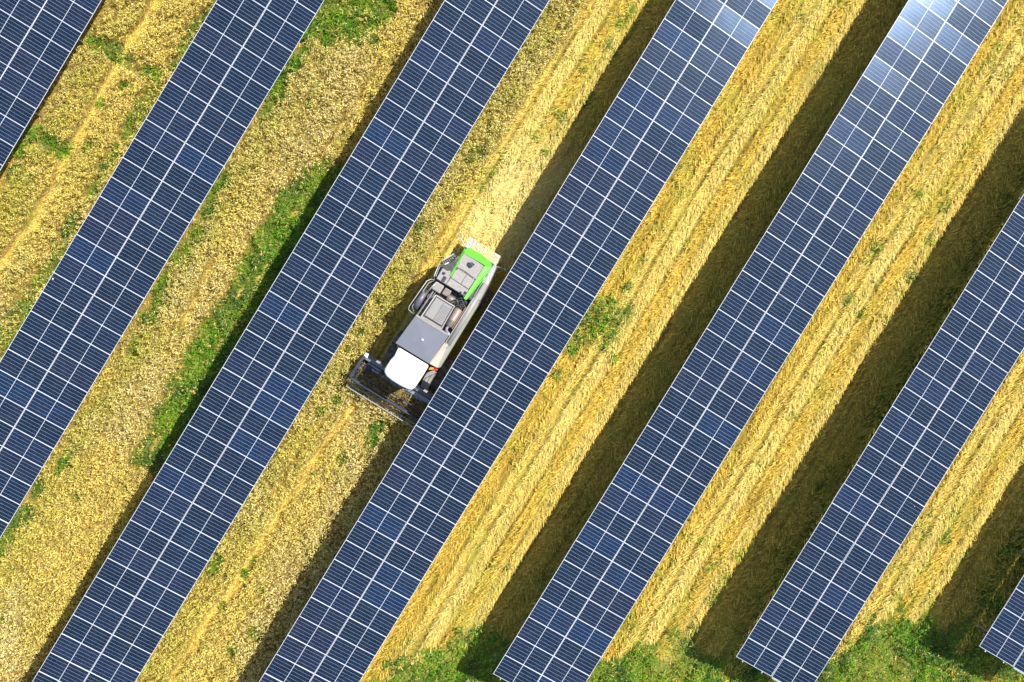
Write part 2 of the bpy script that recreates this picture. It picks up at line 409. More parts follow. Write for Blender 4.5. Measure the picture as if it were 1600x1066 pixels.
def fields(x, y):
    u, v = to_uv(x, y)
    stand = strips(u, v).astype(float)
    weed = circ_mask(x, y, WEEDS)
    rb = np.interp(v, RIB_V, RIB_U, left=0, right=0) + (fbm(x, y, 1.1, 17) - .5) * 1.1 + .3
    weed = np.maximum(weed, sstep(-.15, .3, u - rb) * (u < -9) * (v > -17.3) * (v < 3.3))
    bare = circ_mask(x, y, BARE, .2)
    fr = ((u + .37) / 9.868) % 1 * 9.868
    ed = edge_dist(u, v) - np.clip((fr - 2.9) / 2.0, 0, 1) * 2.1 * (fr < 8.5) + .5 + (fbm(x, y, 2.6, 21) - .5) * 3.6 + (fbm(x, y, .7, 23) - .5) * 3.4 + .75
    grass = (1 - sstep(.2, 1.6, ed)) * (u > .5)
    # under the tables nobody mows: weeds and grass grow in the dark strip
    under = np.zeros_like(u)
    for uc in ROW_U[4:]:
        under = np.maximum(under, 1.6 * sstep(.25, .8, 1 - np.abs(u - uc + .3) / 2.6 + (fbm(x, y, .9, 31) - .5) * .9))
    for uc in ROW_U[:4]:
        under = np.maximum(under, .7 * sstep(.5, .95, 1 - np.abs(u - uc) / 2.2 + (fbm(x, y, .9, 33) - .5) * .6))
    # tramlines through the standing wheat: paths where wheels have gone
    tram = np.zeros_like(u)
    for pts, w in TRAMS:
        pv = np.array([to_uv(*ground_pt(a, b)) for a, b in pts]); o = np.argsort(pv[:, 1])
        uc = np.interp(v, pv[o, 1], pv[o, 0], left=1e3, right=1e3)
        tram = np.maximum(tram, 1 - sstep(w * .5, w * 1.15, np.abs(u - uc + (vnoise(x, y, 1.1, 41) - .5) * .35)))
    return dict(u=u, v=v, stand=stand, weed=weed, bare=bare, grass=grass, under=under, tram=tram)
TRAMS = [([(262,-20),(250,5),(205,75),(160,150),(115,235),(85,300),(35,375),(0,430),(-40,500)], .30),
         ([(560,630),(530,668),(480,745),(440,805),(385,890),(330,965),(285,1045),(250,1100)], .26),
         ([(500,668),(455,735),(425,780)], .12),
         ([(600,90),(560,160),(500,250)], .10),
         ([(345,400),(325,430),(300,475),(285,515)], .18)]
CROSS = [(150,62),(200,96),(250,122)], [(30,200),(80,225),(118,245)]
def crossgap(u, v, x, y):
    g = np.zeros_like(u)
    for pts in CROSS:
        pu = np.array([to_uv(*ground_pt(a, b)) for a, b in pts])
        vc = np.interp(u, pu[:, 0], pu[:, 1], left=1e3, right=1e3)
        g = np.maximum(g, 1 - sstep(.2, .6, np.abs(v - vc + (vnoise(x, y, .8, 43) - .5) * .6)))
    return g

# swath lines the machine left: bands parallel to the rows in the cut strips
def swath(u, v):
    t = (u + .37) / 9.868; fr = (t - np.floor(t)) * 9.868        # distance right of the table's middle
    drift = (vnoise(v, v * 0, 9, 51) - .5) * .35
    f = fr + drift
    ln = np.zeros_like(u)
    for c, w, a in ((2.5, .05, .5), (2.78, .05, .5), (3.0, .05, .5), (3.30, .055, .9), (3.98, .06, 1.0), (4.90, .06, .85), (5.25, .05, .5), (5.7, .06, .5), (6.4, .07, .5)):
        br = .45 + .75 * vnoise(v, c, .9, 52) * (.55 + .45 * np.cos(2 * PI * v / .21)) if w <= .056 else .5 + .6 * vnoise(v, c, 1.7, 52)
        ln = np.maximum(ln, a * br * (1 - sstep(w, w * 2.6, np.abs(f - c + (vnoise(u, v, 1.3, 53) - .5) * .12))))
    fine = vnoise(u + (vnoise(u, v, 2.0, 54) - .5) * .2, v, 1.0, 56) * 0 + vnoise((u + (vnoise(u, v, 2.5, 54) - .5) * .25) / .16, v / 2.6, 1.0, 58)
    ln = np.clip(ln + .55 * sstep(.62, .9, fine), 0, 1)
    ph = (f - 2.1) / 1.44
    tri = np.abs((ph % 1) - .5) * 1.44                          # distance folded about every chevron spine
    side = np.where((ph % 1) < .5, -1.0, 1.0)
    wob = (vnoise(u, v, .9, 55) - .5) * .22 + (vnoise(u, v, .28, 57) - .5) * .10
    comb = np.cos(2 * PI * (v + wob - 1.75 * tri) / .30) * sstep(.30, .62, vnoise(u, v, 2.2, 59) + .22)
    return ln, side, comb

# ------------------------------------------------------------------ ground sheet
def grid_axis(lo, hi, step, far):
    core = np.arange(lo, hi + 1e-6, step); a = []; s = step * 4; p = lo
    while p > -far: p -= s; a.append(p); s *= 1.7
    b = []; s = step * 4; p = core[-1]
    while p < far: p += s; b.append(p); s *= 1.7
    return np.array(a[::-1] + list(core) + b)
def ground_height(x, y, q=None):
    q = q or fields(x, y); u, v = q['u'], q['v']
    ln, side, comb = swath(u, v)
    cutm = (1 - q['stand']) * (1 - q['grass'])
    h = (fbm(x, y, 3.0, 71) - .5) * .10
    h = h + cutm * (-ln * .08 + (vnoise(u, v, .13, 67) - .5) * .05 + comb * .036 + (vnoise(x, y, .33, 65) - .5) * .05)
    h = h + (1 - cutm) * ((vnoise(x, y, .25, 69) - .5) * .06 - q['tram'] * .05)
    return h
def band(u, v):
    """paler windrow bands of chopped straw"""
    f = ((u + .37) / 9.868) % 1 * 9.868 + (vnoise(v, v * 0, 7, 60) - .5) * .3
    b = np.maximum(1 - sstep(.25, .55, np.abs(f - 4.42)), .8 * (1 - sstep(.2, .45, np.abs(f - 5.95))))
    b = np.maximum(b, .55 * (1 - sstep(.15, .35, np.abs(f - 3.6))))
    return b * (.55 + .6 * vnoise(u, v * .4, .8, 62))
def build_ground():
    xs = grid_axis(-30.5, 28.5, .075, 160); ys = grid_axis(-20.5, 19.5, .075, 160)
    X, Y = np.meshgrid(xs, ys); nx, ny = len(xs), len(ys)
    x, y = X.ravel(), Y.ravel()
    q = fields(x, y); z = ground_height(x, y, q)
    u, v = q['u'], q['v']; ln, side, comb = swath(u, v)
    me = bpy.data.meshes.new('ground')
    me.vertices.add(len(x)); me.vertices.foreach_set('co', np.stack([x, y, z], 1).ravel())
    i = np.arange(nx * ny).reshape(ny, nx); f = np.stack([i[:-1, :-1], i[:-1, 1:], i[1:, 1:], i[1:, :-1]], -1).reshape(-1, 4)
    me.loops.add(f.size); me.loops.foreach_set('vertex_index', f.ravel())
    me.polygons.add(len(f)); me.polygons.foreach_set('loop_start', np.arange(0, f.size, 4))
    me.update(); me.validate(); me.shade_smooth()
    big = fbm(u, v * .35, 1.6, 81)[:, None]; med = fbm(x, y, .5, 83)[:, None]
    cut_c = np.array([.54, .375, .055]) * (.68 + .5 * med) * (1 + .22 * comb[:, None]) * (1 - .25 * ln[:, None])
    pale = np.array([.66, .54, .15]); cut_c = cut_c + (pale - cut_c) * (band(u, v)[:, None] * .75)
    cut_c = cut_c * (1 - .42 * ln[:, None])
    olive = np.array([.40, .38, .06]); cut_c = cut_c + (olive - cut_c) * (sstep(.50, .72, fbm(x, y, 1.2, 85)) * .45)[:, None]
    soil = np.array([.27, .19, .045]) * (.7 + .6 * med)
    path = np.array([.70, .50, .10]) * (.8 + .4 * med)
    st = q['stand'][:, None]; c = cut_c * (1 - st) + soil * st
    t = (np.maximum(q['tram'], q['bare']) * q['stand'])[:, None]; c = c * (1 - t) + path * t
    bz = q['bare'][:, None]; c = c * (1 - bz) + np.array([.58, .36, .10]) * bz
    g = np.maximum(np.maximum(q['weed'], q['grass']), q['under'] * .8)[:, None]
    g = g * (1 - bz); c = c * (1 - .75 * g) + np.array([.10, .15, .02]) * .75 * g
    # chaff and dust the machine has just thrown out behind itself
    du, dv = u - HU, v - HV
    ch = sstep(5.2, 6.0, dv) * (1 - sstep(8.5, 15, dv)) * (1 - sstep(1.1, 2.3, np.abs(du - .0 + (fbm(x, y, 1.2, 87) - .5) * 1.4)))
    c = c + (np.array([.76, .60, .21]) - c) * (ch * .85)[:, None]
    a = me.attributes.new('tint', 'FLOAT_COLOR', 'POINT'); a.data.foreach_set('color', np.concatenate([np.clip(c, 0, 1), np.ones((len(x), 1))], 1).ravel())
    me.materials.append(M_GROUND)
    o = bpy.data.objects.new('ground', me); COL.objects.link(o); tag(o, kind='structure'); return o
build_ground()

# ------------------------------------------------------------------ plants: thousands of small leaves, ears and straws
def in_view(x, y, m=75):
    px, py = project(x, y, np.full_like(x, .4)); return (px > -m) & (px < 1600 + m) & (py > -m) & (py < 1066 + m)
def scatter(density):
    n = int(62 * 43 * density); x = RNG.uniform(-31.5, 30.5, n); y = RNG.uniform(-21.5, 21.5, n)
    k = in_view(x, y); x, y = x[k], y[k]
    # nothing grows under the wheels and belly of the machine
    u, v = to_uv(x, y); k = ~((np.abs(u - HU) < 1.9) & (v > HV - 1.9) & (v < HV + 5.0))
    return x[k], y[k]
def quads(name, C, Lv, Wv, tint, mat, taper=.35, label=None, cat=None):
    """C centre, Lv half length vector, Wv half width vector"""
    n = len(C)
    V = np.empty((n, 4, 3)); V[:, 0] = C - Lv - Wv; V[:, 1] = C - Lv + Wv; V[:, 2] = C + Lv + Wv * taper; V[:, 3] = C + Lv - Wv * taper
    me = bpy.data.meshes.new(name); me.vertices.add(n * 4); me.vertices.foreach_set('co', V.ravel())
    me.loops.add(n * 4); me.loops.foreach_set('vertex_index', np.arange(n * 4)); me.polygons.add(n); me.polygons.foreach_set('loop_start', np.arange(0, n * 4, 4))
    me.update()
    T = np.ones((n, 4, 4)); T[:, :, :3] = np.clip(tint, 0, 1)[:, None, :]
    a = me.attributes.new('tint', 'FLOAT_COLOR', 'POINT'); a.data.foreach_set('color', T.ravel())
    me.materials.append(mat); o = bpy.data.objects.new(name, me); COL.objects.link(o)
    tag(o, label, cat, None, 'stuff'); return o
def blades(x, y, z, length, width, az, elev):
    """blade starting at (x, y, z), pointing along az/elev"""
    d = np.stack([np.cos(az) * np.cos(elev), np.sin(az) * np.cos(elev), np.sin(elev)], 1)
    w = np.stack([-np.sin(az), np.cos(az), np.zeros_like(az)], 1)
    roll = RNG.uniform(-.7, .7, len(x)); up = np.cross(d, w); w = w * np.cos(roll)[:, None] + up * np.sin(roll)[:, None]
    P = np.stack([x, y, z], 1); L = d * (length / 2)[:, None]
    return P + L, L, w * (width / 2)[:, None]
def cat3(*parts): return [np.concatenate(p) for p in zip(*parts)]

# standing wheat -------------------------------------------------
x, y = scatter(430)
q = fields(x, y); cg = crossgap(q['u'], q['v'], x, y)
clump = fbm(x, y, .55, 101, 3); patch = fbm(q['u'], q['v'] * .5, 3.2, 103)
yl = sstep(-4, -13, q['v']) * (q['u'] < -10.2) + .5 * sstep(-4, -12, q['v']) * (q['u'] > -10.2)
fine = vnoise(x, y, .13, 111)
dens = .62 + .8 * (clump - .5) + 1.0 * (fine - .5) + .35 * (vnoise((q['u'] + (vnoise(q['u'], q['v'], 3, 119) - .5) * .5) / .22, q['v'] / 3.5, 1.0, 118) - .5) - .98 * q['tram'] - .9 * np.maximum(q['weed'], cg) - q['bare'] - q['grass']
under = np.zeros_like(x)
for uc in ROW_U[:4]: under = np.maximum(under, 1 - sstep(1.3, 2.1, np.abs(q['u'] - uc)))
dens = dens - under * .8
# thinner, yellower border along the right side of the strips
k = (q['stand'] > .5) & (RNG.random(len(x)) < dens)
x, y = x[k], y[k]; clump = clump[k]; patch = patch[k] + .14 * yl[k]; u, v = q['u'][k], q['v'][k]; n = len(x)
hgt = .58 + .40 * (clump - .5) + (fbm(x, y, 2.0, 105) - .5) * .25 + RNG.normal(0, .07, n)
lean = 2 * PI * fbm(x, y, 1.6, 107); az = lean + RNG.normal(0, .9, n)
ears = blades(x, y, hgt, RNG.uniform(.07, .13, n), RNG.uniform(.020, .040, n), az, RNG.normal(-.1, .5, n))
r = RNG.random((n, 1))
ec = np.array([.80, .65, .21]) * (.46 + .9 * r); hi = RNG.random((n, 1)) < .12; ec = np.where(hi, np.array([.94, .84, .46]), ec)
yel = np.array([.82, .64, .115]); ec = ec + (yel * (.75 + .5 * r) - ec) * sstep(.42, .62, patch)[:, None] * .7
grn = np.array([.50, .50, .07])
fr = (u - ROW_U[0]) % 9.87
gb = (1 - sstep(3.0, 4.3, fr + (fbm(x, y, 1.0, 113) - .5) * 1.6))[:, None] * (.35 + .5 * sstep(.4, .65, fbm(x, y, .8, 117)))[:, None] * .7; ec = ec + (grn * (.6 + .8 * r) - ec) * gb
ob = sstep(6.3, 7.1, fr + (fbm(x, y, 1.2, 115) - .5) * 1.2)[:, None] * (u < -11)[:, None] * .7; ec = ec + (np.array([.84, .56, .08]) * (.6 + .6 * r) - ec) * ob
ec = ec + (grn - ec) * (sstep(.58, .7, fbm(x, y, 1.3, 109)) * .3)[:, None]
m = RNG.random(n) < .45; m2 = m
st = blades(x[m], y[m], np.zeros(m.sum()) + .1, hgt[m] - .1, np.full(m.sum(), .012), az[m], np.full(m.sum(), 1.35))
stc = ec[m] * .8
lv = blades(x[m2], y[m2], hgt[m2] * RNG.uniform(.35, .8, m2.sum()), RNG.uniform(.12, .28, m2.sum()), RNG.uniform(.014, .024, m2.sum()), RNG.uniform(0, 2 * PI, m2.sum()), RNG.normal(.1, .5, m2.sum()))
lc = np.array([.40, .29, .09]) * (.55 + .7 * RNG.random((m2.sum(), 1)))
# cut crop lying in the header trough
nf = 2600; fu = HU + RNG.uniform(-2.3, 2.4, nf); fv = HV + RNG.uniform(-3.75, -2.65, nf); fx, fy = from_uv(fu, fv)
fd = blades(fx, fy, RNG.uniform(.35, .80, nf), RNG.uniform(.12, .4, nf), RNG.uniform(.02, .05, nf), RNG.uniform(0, 2 * PI, nf), RNG.normal(0, .35, nf))
fc = np.array([.46, .34, .10]) * (.25 + 1.0 * RNG.random((nf, 1)))  # tint lowered to put the header's inner shade into the crop colour
C, L, W = cat3(ears, st, lv, fd)
quads('standing_wheat', C, L, W, np.concatenate([ec, stc, lc, fc]), M_EAR, .6, 'ripe standing wheat in the strips left of the harvested ground', 'wheat')
print('wheat', len(C))

# stubble and loose straw -----------------------------------------
x, y = scatter(330)
q = fields(x, y); ln, side, comb = swath(q['u'], q['v'])
cut = (q['stand'] < .5)
du, dv = q['u'] - HU, q['v'] - HV
dens = np.where(cut, .52 + comb * .42 + .5 * (vnoise(x, y, .16, 123) - .5) - .75 * ln + .7 * (fbm(x, y, .5, 121) - .5), np.maximum(q['tram'] * .5, .12)) - .85 * q['grass'] - .45 * q['weed']
k = RNG.random(len(x)) < dens
x, y, ln, side, comb = x[k], y[k], ln[k], side[k], comb[k]; q = {a: b[k] for a, b in q.items()}; n = len(x); du, dv = du[k], dv[k]
z = ground_height(x, y, q)
along = PI / 2 - A                                        # direction of the rows
az = along + side * RNG.normal(.52, .14, n) + np.where(RNG.random(n) < .5, PI, 0)
wild = RNG.random(n) < .14 + .3 * (1 - sstep(.2, .6, np.abs(comb))); az[wild] = RNG.uniform(0, 2 * PI, wild.sum())
s = blades(x, y, z + RNG.uniform(.01, .07, n) + .03 * comb, RNG.uniform(.10, .30, n), RNG.uniform(.014, .036, n), az, RNG.normal(.14, .25, n))
r = RNG.random((n, 1)); bd = band(q['u'], q['v'])[:, None]
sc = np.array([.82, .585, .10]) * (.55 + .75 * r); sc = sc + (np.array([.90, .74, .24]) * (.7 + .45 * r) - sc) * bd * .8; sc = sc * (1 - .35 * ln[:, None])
olv = sstep(.52, .72, fbm(x, y, 1.2, 85))[:, None]; sc = sc + (np.array([.46, .44, .07]) - sc) * olv * .3
ch = sstep(5.2, 6.0, dv) * (1 - sstep(8.5, 15, dv)) * (1 - sstep(1.1, 2.3, np.abs(du - .0)))
sc = sc + (np.array([.84, .68, .27]) * (.72 + .4 * r) - sc) * (ch * .8)[:, None]
# upright stubble in drill rows
m = RNG.random(n) < .5; dr = .15; ur = np.round(q['u'][m] / dr) * dr + RNG.normal(0, .012, m.sum()); xr, yr = from_uv(ur, q['v'][m])
t = blades(xr, yr, z[m] - .02, RNG.uniform(.10, .2, m.sum()), np.full(m.sum(), .022), RNG.uniform(0, 2 * PI, m.sum()), RNG.normal(1.35, .15, m.sum()))
C, L, W = cat3(s, t)
quads('stubble_straw', C, L, W, np.concatenate([sc, sc[m] * np.array([.9, .85, .8])]), M_STRAW, .8, 'golden stubble and chopped straw lying on the harvested strips', 'stubble')
print('straw', len(C))

# green weeds and grass --------------------------------------------
x, y = scatter(420)
q = fields(x, y); cg = crossgap(q['u'], q['v'], x, y) * q['stand']
g = np.maximum.reduce([q['weed'] * 1.3, q['grass'] * (.45 + 1.3 * sstep(.40, .58, fbm(x, y, 1.1, 145))), q['under'] * .5, cg * .15])
# the borders beside the low side of tables 0..2 stay greenish
bord = np.zeros_like(x)
for uc in ROW_U[:3]:
    bord = np.maximum(bord, (1 - sstep(.0, 1.0, np.abs(q['u'] - uc - 2.45))) * .30); bord = np.maximum(bord, (1 - sstep(.0, 1.0, np.abs(q['u'] - uc + 2.3))) * .22)
sp = sstep(.60, .75, fbm(x, y, .8, 131)) * .22
g = np.maximum.reduce([g, bord * sstep(.42, .62, fbm(x, y, .9, 133)) * 1.6, sp]) * (1 - q['bare'] * .95)
g = g * np.clip(.25 + 1.5 * (fbm(x, y, .35, 135, 3) - .2), 0, 1.3)
k = RNG.random(len(x)) < g
x, y = x[k], y[k]; q = {a: b[k] for a, b in q.items()}; n = len(x)
lush = np.maximum(q['weed'] * (q['v'] < 20), q['grass'] * .95)
hh = .05 + .62 * lush * sstep(.28, .72, fbm(x, y, .55, 137, 3))
z = ground_height(x, y, q) + hh * RNG.uniform(.2, 1, n)
tuft = 2 * PI * vnoise(x, y, .3, 139) * 3
w = blades(x, y, z, RNG.uniform(.08, .22, n), RNG.uniform(.03, .065, n), tuft + RNG.normal(0, .9, n), RNG.normal(.3, .5, n))
r = RNG.random((n, 1)); hue = fbm(x, y, 1.5, 141)[:, None]
gc = np.array([.12, .29, .012]) * (.35 + 1.3 * r); gc = gc + (np.array([.38, .43, .035]) * (.6 + .8 * r) - gc) * sstep(.38, .60, hue) * (.75 - .45 * np.clip(q['weed'] + q['grass'], 0, 1)[:, None])
dk = sstep(.52, .66, fbm(x, y, 1.0, 143))[:, None]; gc = gc + (np.array([.05, .15, .03]) * (.6 + .8 * r) - gc) * dk * .7
gc = np.where(RNG.random((n, 1)) < .10, np.array([.55, .45, .13]), gc)
C, L, W = w
quads('green_weeds', C, L, W, gc, M_WEED, .25, 'green weeds and grass in patches along the tables and the field edge', 'weeds')
print('weeds', len(C))

# ------------------------------------------------------------------ combine harvester
hx, hy = from_uv(HU, HV)
HR = empty('combine_harvester', (hx, hy, 0), -A)
tag(HR, 'green and grey combine harvester with white cab roof cutting wheat between solar tables', 'harvester')
# local axes: x = right of the picture's row gap, y = backwards, front at -y
# chassis and body
b = MB()
b.prism([(-.95, -.7), (1.0, -.7), (1.0, 4.5), (-.85, 4.5)], .85, 2.75, .05)
b.box(-.8, .8, -1.7, -.7, .8, 1.75, .04)
b.build('body', M_DUSTY, HR)
# right-hand side panels: a long sloping shoulder
b = MB()
b.prism([(1.0, -.66), (1.38, -.66), (1.38, 3.3), (1.02, 3.3)], 1.25, [3.42, 3.05, 3.0, 3.3], .02)
b.prism([(1.02, 3.32), (1.36, 3.32), (1.30, 4.35), (1.05, 4.72), (.94, 4.3)], 1.2, [3.2, 2.95, 2.8, 2.8, 3.0], .02)
b.build('side_panel', M_LGREY, HR)
b = MB(); b.bar((1.385, -.6, 2.6), (1.385, 3.1, 2.6), .03, .5); b.build('side_trim', paint('pale_green_trim', (.36, .42, .24), .4, 0, .1, 4, .3), HR)
b = MB(); b.prism([(-1.12, -.62), (-.98, -.62), (-.98, 3.0), (-1.12, 3.0)], 1.25, [2.5, 3.0, 3.0, 2.5], .02)
b.build('side_panel', M_DARK, HR)
# grain tank and its cover
b = MB(); b.prism([(-1.02, -.62), (.90, -.62), (.98, 1.02), (-.92, 1.02)], 2.6, 3.66, .03); b.build('grain_tank', M_LGREY, HR)
b = MB(); bm = b.bm
co = [(-1.06, -.66), (.88, -.66), (.97, .98), (-.92, .98)]
lo = [bm.verts.new((p[0], p[1], 3.68)) for p in co]; mid = [bm.verts.new((p[0], p[1], 3.74)) for p in co]
cc = bm.verts.new((.0, .18, 3.77))
for i in range(4):
    bm.faces.new((lo[i], lo[(i + 1) % 4], mid[(i + 1) % 4], mid[i])); bm.faces.new((mid[i], mid[(i + 1) % 4], cc))
bm.faces.new(lo[::-1]); bmesh.ops.recalc_face_normals(bm, faces=bm.faces[:])
tankc = b.build('grain_tank_cover', M_TANK, HR)
b = MB()
for i in range(8): pass
b.tube([(0, .18, 3.76), (0, .18, 3.82)], .055, 16); b.tube([(0, .18, 3.82), (0, .18, 3.85)], [.055, .03], 16); b.build('antenna_dome', M_WHITE, tankc)
b = MB(); b.prism([(-.92, .99), (.97, .99), (.97, 1.10), (-.92, 1.10)], 2.7, 3.70, .01); b.build('tank_rear_wall', M_WALK, HR)
# beige unloading slope right of the tank
b = MB(); b.prism([(.90, -.66), (1.33, -.66), (1.20, .45), (.99, .62)], 2.7, [3.66, 3.36, 3.38, 3.66], .01)
b.build('tank_side_slope', paint('dusty_beige_panel', (.44, .38, .30), .5, 0, .08, 5, .4, (.46, .38, .28)), HR)
# folded unloading auger lying along the right shoulder
b = MB(); b.tube([(1.17, .6, 3.30), (1.18, 4.2, 3.10)], .13, 14); b.tube([(1.0, .35, 3.35), (1.17, .6, 3.30)], .14, 14)
b.build('unloading_auger', M_LGREY, HR, True)
# cab
b = MB(); b.prism([(-.72, -2.05), (.72, -2.05), (.80, -.78), (-.80, -.78)], 1.75, 3.42, .06, top=[(-.80, -2.0), (.80, -2.0), (.84, -.78), (-.84, -.78)])
cab = b.build('cab', M_CGLASS, HR)
def roof_outline(s=1.0, dx=0):
    pts = [(-.84, -.80), (-.76, -.76), (.84, -.75), (.92, -.80), (.93, -.95), (.93, -1.55), (.90, -2.05), (.84, -2.22), (.66, -2.31), (.25, -2.36), (-.25, -2.36), (-.62, -2.31), (-.80, -2.20), (-.87, -2.05), (-.86, -1.50), (-.80, -1.25)]
    cx, cy = .03, -1.52
    return [((x - cx) * s + cx, (y - cy) * s + cy) for x, y in pts][::-1]
b = MB(); bm = b.bm; lay = []
for s_, z_ in ((.95, 3.42), (1.0, 3.47), (1.0, 3.60), (.97, 3.67), (.88, 3.73), (.6, 3.77), (.25, 3.785)):
    lay.append([bm.verts.new((x_, y_, z_)) for x_, y_ in roof_outline(s_)])
for a_, c_ in zip(lay, lay[1:]):
    for i in range(len(a_)): bm.faces.new((a_[i], a_[(i + 1) % len(a_)], c_[(i + 1) % len(a_)], c_[i]))
bm.faces.new(lay[-1]); bm.faces.new(lay[0][::-1]); bmesh.ops.recalc_face_normals(bm, faces=bm.faces[:])
b.build('cab_roof', M_WHITE, cab, True)
b = MB(); b.box(-.95, -.80, -.88, -.74, 3.1, 3.22, .02); b.bar((-1.0, -.80, 3.0), (-.8, -.80, 3.1), .04, .04); b.build('warning_light', M_ORANGE, cab)
b = MB(); b.prism([(.98, -.98), (1.18, -.86), (1.20, -.72), (1.0, -.78)], 3.1, 3.26, .02); b.build('warning_light', M_ORANGE, cab)
b = MB(); b.prism([(1.18, -.93), (1.38, -.80), (1.38, -.72), (1.2, -.74)], 3.0, 3.16, .02); b.build('tail_reflector', M_RED, HR)
# access platform right of the cab and its rails
b = MB(); b.box(.92, 1.36, -1.68, -.98, 1.95, 2.02, .01); b.bar((.95, -1.66, 2.02), (1.36, -1.66, 2.02), .03, .10)
plat = b.build('cab_platform', M_LGREY, HR)
b = MB(); b.tube([(1.36, -1.66, 2.0), (1.40, -1.64, 2.9), (1.40, -1.0, 2.9), (1.36, -.98, 2.0)], .02); b.tube([(1.38, -1.65, 2.45), (1.38, -.99, 2.45)], .015); b.build('handrail', M_DARK, plat)
b = MB()
for k in range(5): b.bar((.96, -1.78 - k * .13, 1.8 - k * .3), (1.34, -1.78 - k * .13, 1.8 - k * .3), .07, .03)
b.bar((.96, -1.7, 2.0), (.96, -2.35, .55), .04, .04); b.bar((1.34, -1.7, 2.0), (1.34, -2.35, .55), .04, .04); b.build('ladder', M_SILVER, HR, label='silver ladder climbing to the cab platform')
# mirrors
for sx, nm in ((-1, 'l'), (1, 'r')):
    b = MB(); b.tube([(sx * .8, -1.95, 2.9), (sx * 1.12, -2.08, 2.95), (sx * 1.36, -2.02, 2.95)], .018); arm = b.build('mirror_arm', M_DARK, cab)
    b = MB(); b.box(sx * 1.40 - .11, sx * 1.40 + .11, -2.06, -1.96, 2.62, 3.02, .03); b.build('mirror', M_LGREY, HR)
# engine deck
b = MB(); b.box(-1.02, 1.0, 1.12, 3.05, 2.70, 2.86, .02); b.build('engine_deck', M_DARK, HR)
b = MB(); b.prism([(-.66, 1.06), (.53, 1.06), (.49, 2.42), (-.60, 2.42)], 2.86, 3.58, .03); eb = b.build('engine_cover', M_WALK, HR)
b = MB(); b.prism([(-.56, 1.28), (.43, 1.28), (.40, 2.30), (-.51, 2.30)], 3.585, 3.625, .01); b.build('cover_plate', M_LGREY, eb)
b = MB(); b.bar((-.06, 1.30, 3.63), (-.05, 2.29, 3.63), .018, .02)
for k in range(9): b.bar((.0, 1.38 + k * .10, 3.63), (.39, 1.38 + k * .10, 3.63), .012, .016)
b.bar((-.56, 1.25, 3.63), (.43, 1.25, 3.63), .03, .02); b.bar((-.60, 1.20, 3.60), (-.55, 2.36, 3.60), .03, .03); b.bar((.46, 1.2, 3.60), (.43, 2.36, 3.60), .03, .03)
b.build('cover_ribs', M_DARK, eb)
b = MB()
for p in (((-.66, 1.06, 3.64), (-.60, 2.42, 3.64)), ((-.60, 2.42, 3.64), (.49, 2.42, 3.64))): b.bar(*p, .05, .05)
b.build('cover_edge', paint('pale_edge_paint', (.46, .44, .40), .5, 0, .08, 5, .2), eb)
b = MB(); b.lathe_x(0, 0, 0, [(-.55, .10), (-.50, .19), (-.2, .20), (-.18, .21), (-.16, .20), (.45, .20), (.5, .12)], 20)
for v_ in b.bm.verts: v_.co = Matrix.Translation((.73, 1.95, 3.35)) @ Matrix.Rotation(PI / 2, 4, 'Z') @ v_.co
b.build('muffler', M_BROWN, HR, True)
b = MB(); b.tube([(.73, 1.42, 3.38), (.70, 1.28, 3.45), (.78, 1.16, 3.55), (.93, 1.12, 3.62), (1.0, 1.02, 3.66)], .07, 12); b.build('exhaust_pipe', M_SILVER, HR, True)
b = MB(); b.bar((.95, 1.4, 3.3), (.97, 2.7, 3.3), .03, .3); b.build('heat_shield', paint('rust_streaked_steel', (.34, .19, .10), .6, .2, .2, 8, .5), HR)
# hoses, filter and pulleys behind the engine cover
b = MB(); b.lathe_x(.1, 2.62, 3.15, [(-.22, .1), (-.18, .17), (.18, .17), (.22, .1)], 18); b.build('air_filter', M_BROWN, HR, True)
b = MB()
for (cx, cy, r_, z_) in ((.38, 2.55, .17, 3.35), (.62, 2.72, .13, 3.25), (.80, 2.62, .11, 3.3)):
    b.tube([(cx + r_ * math.cos(t_), cy + r_ * math.sin(t_), z_) for t_ in np.linspace(0, 2 * PI, 17)[:-1]], .03, 6, True)
    b.tube([(cx, cy, z_ - .3), (cx, cy, z_)], .05, 10)
b.tube([(.3, 2.8, 3.1), (.55, 2.95, 3.25), (.85, 2.9, 3.1), (.95, 2.6, 3.0)], .045, 8); b.tube([(.15, 2.45, 3.3), (.4, 2.8, 3.3), (.7, 2.45, 3.3)], .03, 8)
b.build('belt_drive', M_DARK, HR, True)
b = MB(); b.box(-1.00, -.52, 2.56, 3.02, 2.86, 3.22, .06); b.build('battery_box', M_WALK, HR)
b = MB(); b.box(-.45, -.08, 2.62, 3.0, 2.86, 3.12, .05); b.build('fuel_filler', M_BROWN, HR)
b = MB()
for k in range(4): b.box(-1.0, -.72, 1.15 + k * .30, 1.38 + k * .30, 2.86, 3.05 + .06 * (k % 2), .03)
b.tube([(-.92, 1.1, 3.2), (-.88, 1.8, 3.25), (-.86, 2.5, 3.2)], .045, 8); b.tube([(-.78, 1.1, 3.18), (-.74, 2.5, 3.18)], .03, 8); b.build('cooler_pipes', M_DUSTY, HR)
